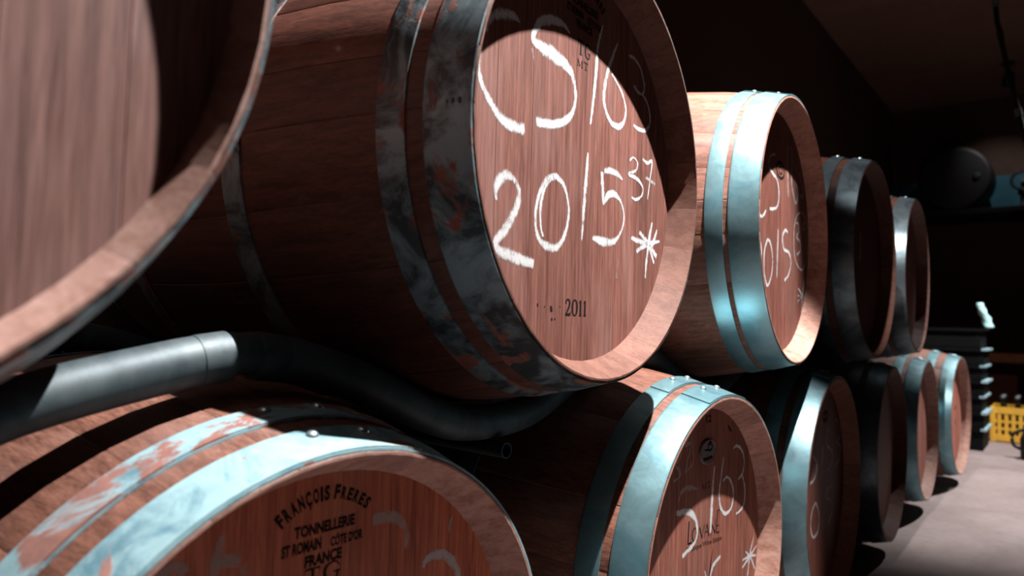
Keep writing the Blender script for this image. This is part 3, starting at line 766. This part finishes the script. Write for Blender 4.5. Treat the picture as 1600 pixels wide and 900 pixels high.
# ------------------------------------------------------------------ things at the far end of the cellar
ztop = [0.0, 0.145, 0.25, 0.355, 0.452, 0.552, 0.660, 0.79]
ORD = ['bottom', 'second', 'third', 'fourth', 'fifth', 'sixth', 'top']
for k in range(7):
    z0, z1 = ztop[k], ztop[k+1]
    jit = (0.0, 0.004, -0.006, 0.005, -0.003, 0.006, -0.01)[k]
    root = empty('plastic_tray', (-0.235+jit, 4.77, z0))
    tag(root, 'black tray, %s in the stack beyond the farthest barrel' % (ORD[k] if k in (0, 6) else ORD[k]+' up'), 'tray', 'stacked black trays')
    h = z1-z0-0.004
    obj('tray_body', boxes([(-.245, .245, -.19, .19, 0, .008), (-.25, -.24, -.195, .195, 0, h-.02), (.24, .25, -.195, .195, 0, h-.02), (-.24, .24, -.195, -.185, 0, h-.02), (-.24, .24, .185, .195, 0, h-.02)]), M['black_plastic'], root)
    obj('rim', boxes([(-.262, -.238, -.205, .205, h-.02, h), (-.238, .238, -.205, -.183, h-.02, h), (-.238, .238, .183, .205, h-.02, h)]), M['black_plastic'], root)
    obj('handle_lip', boxes([(.238, .270, -.205, .205, h-.014, h)]), M['pale_lip'] if k < 6 else M['black_plastic'], root)  # pale lip along one side, remaining rim black
# crumpled plastic sleeve on top of the trays
P = cr([(0.045, 0, 0.0), (0.035, 0.004, 0.055), (0.012, -0.004, 0.11), (0.0, 0.0, 0.165)], 5)
V = []; F = []; n = 10
for i, (a, b, c) in enumerate(P):
    t = i/(len(P)-1); rr = 0.030*(1-0.30*t)*(1 if 0 < i < len(P)-1 else 0.75)
    for k in range(n):
        w = 2*math.pi*k/n; j = 1+0.18*math.sin(3*w+i*1.3)
        V.append((a+rr*j*math.cos(w), b+0.6*rr*j*math.sin(w), c))
for i in range(len(P)-1):
    F += [(i*n+k, i*n+(k+1) % n, (i+1)*n+(k+1) % n, (i+1)*n+k) for k in range(n)]
F += [list(range(n)), [(len(P)-1)*n+k for k in range(n)]]
tag(obj('plastic_sleeve', mesh('sleeve', V, F, True), M['sheet'], loc=(-0.005, 4.66, 0.79)), 'crumpled pale cyan plastic sleeve standing on the dark tray stack', 'plastic sleeve')

# yellow bottle crate
CX, CY = 0.225, 5.28
root = empty('bottle_crate', (CX, CY, 0)); tag(root, 'yellow plastic bottle crate on the floor behind the tray stack', 'crate')
hw, hd, ch = 0.20, 0.15, 0.245
obj('crate_base', boxes([(-hw, hw, -hd, hd, 0, .02)]), M['yellow'], root)
for sx in (-1, 1):
    for sy in (-1, 1):
        obj('corner_post', box(sx*hw-.016, sx*hw+.016, sy*hd-.016, sy*hd+.016, 0, ch, .004), M['yellow'], root)
for nm, z0, z1 in (('top_rim', ch-.045, ch), ('bottom_rim', 0.012, 0.055)):
    obj(nm, boxes([(-hw, hw, -hd-.008, -hd+.004, z0, z1), (-hw, hw, hd-.004, hd+.008, z0, z1), (-hw-.008, -hw+.004, -hd, hd, z0, z1), (hw-.004, hw+.008, -hd, hd, z0, z1)]), M['yellow'], root)
sl = box(-.011, .011, -.005, .005, .05, ch-.04); sl.materials.append(M['yellow'])
for k in range(9):
    for sy in (-1, 1): obj('slat', sl, None, root, (-hw+.04*(k+1)-.0, sy*hd, 0))
bar = box(-hw, hw, -.004, .004, -.008, .008); bar.materials.append(M['yellow'])
for zz in (.095, .145): obj('crate_bar', bar, None, root, (0, -hd, zz))
BOT = lathe([(.030, 0), (.033, .006), (.033, .15), (.028, .185), (.014, .215), (.0125, .275), (.0145, .277), (.0145, .287), (.012, .288)], 18)
CAPM = lathe([(.0155, .278), (.0155, .296), (.012, .299)], 16)
for k in range(4):
    for j in range(2):
        b = empty('bottle', (CX-.145+.083*k, CY-.075+.15*j, .021))
        tag(b, 'dark bottle in the yellow crate, %s row, %s from the left' % (('front', 'back')[j], ('first', 'second', 'third', 'fourth')[k]), 'bottle', 'bottles in the yellow crate')
        obj('glass_body', BOT, M['bottle'], b); obj('cap', CAPM, M['cap'], b)

# shelf with carton behind the crate
root = empty('timber_shelf', (0.15, 6.1, 0)); tag(root, 'brown timber shelf behind the yellow crate', 'shelf')
obj('top_plank', box(-.45, .75, -.22, .22, .53, .605, .004), M['shelf'], root)
obj('lower_plank', box(-.42, .72, -.20, .20, .10, .14, .003), M['shelf'], root)
lg = box(-.03, .03, -.03, .03, 0, .53); lg.materials.append(M['shelf'])
for sx in (-.40, .70):
    for sy in (-.17, .17): obj('leg', lg, None, root, (sx, sy, 0))
root = empty('carton', (0.02, 6.06, 0.14)); tag(root, 'dull red carton under the plank of the timber shelf', 'carton')
obj('carton_body', box(-.17, .11, -.14, .14, 0, .285, .003), M['carton'], root)
obj('lid_flap', box(-.172, .112, -.142, .142, .262, .292, .002), M['carton'], root)

# black jug with teal cap at the right edge
root = empty('jug', (0.285, 4.45, 0)); tag(root, 'black jug with teal cap at the right edge, before the yellow crate', 'jug')
obj('jug_body', lathe([(.060, 0), (.072, .01), (.074, .12), (.060, .165), (.030, .19), (.024, .20)], 24), M['rubber'], root)
obj('cap', lathe([(.029, .198), (.029, .232), (.024, .238)], 18), M['teal_cap'], root)
obj('handle', tube(cr([(-.070, 0, .06), (-.105, 0, .08), (-.11, 0, .14), (-.07, 0, .17), (-.03, 0, .185)], 5), .010, 10), M['rubber'], root)

# high ledge on the far wall with drum and tap
root = empty('high_ledge', (-0.35, 7.45, 1.88)); tag(root, 'dark high ledge across the far wall with a blue back panel', 'ledge')
obj('ledge_shelf', box(-1.3, 1.3, -.55, .15, 0, .05, .004), M['dark'], root)
obj('back_panel', box(-1.3, 1.3, .10, .145, .05, .46), M['blue_wall'], root)
obj('bracket', boxes([(-1.1, -1.04, -.45, .15, -.25, 0), (1.0, 1.06, -.45, .15, -.25, 0)]), M['dark'], root)
root = empty('drum', (-0.395, 7.10, 1.93)); tag(root, 'large black drum lying on the high ledge', 'drum')
dr = obj('drum_shell', lathe([(.27, 0), (.30, .01), (.305, .02), (.30, .03), (.30, .28), (.305, .29), (.305, .30), (.30, .31), (.30, .38), (.27, .39)], 48), M['dark'], root)
dr.location = (0, .2, .307); dr.rotation_euler = (R(90), 0, 0)
bg = obj('bung', lathe([(.03, 0), (.03, .012), (.02, .02)], 18), M['rack'], root); bg.location = (.18, -.19, .307); bg.rotation_euler = (R(90), 0, 0)
root = empty('valve', (0.125, 7.10, 1.93)); tag(root, 'small dark valve with a round handwheel on the high ledge', 'valve')
obj('valve_body', lathe([(.05, 0), (.05, .02), (.022, .03), (.022, .12), (.04, .13), (.04, .19), (.02, .20)], 20), M['dark'], root)
hwl = obj('handwheel', tube([(.085*math.cos(2*math.pi*k/28), -.05, .255+.085*math.sin(2*math.pi*k/28)) for k in range(29)], .014, 10), M['dark'], root)
obj('spindle', tube([(0, .0, .255), (0, -.07, .255)], .018, 12), M['cap'], root)
obj('yoke', tube([(0, 0, .19), (0, 0, .27)], .016, 12), M['dark'], root)

# hanging cable at top right
pts = [(0.165, 3.2, H), (0.187, 3.2, 2.37), (0.204, 3.2, 2.207), (0.235, 3.2, 2.012), (0.271, 3.2, 1.819), (0.294, 3.2, 1.699), (0.33, 3.2, 1.50)]
root = empty('hanging_hose', (0.165, 3.2, H)); tag(root, 'black hose hanging from the ceiling at the top right', 'hose')
loc = [(a-.165, b-3.2, c-H) for a, b, c in pts]
obj('hose', tube(cr(loc, 6), .011, 12), M['rubber'], root)
for q in (1, 2, 4):
    a = Vector(loc[q]); d = (Vector(loc[q+1])-a).normalized()
    obj('clip', tube([a, a+d*.035], .0145, 12), M['cap'] if q != 2 else M['dark'], root)
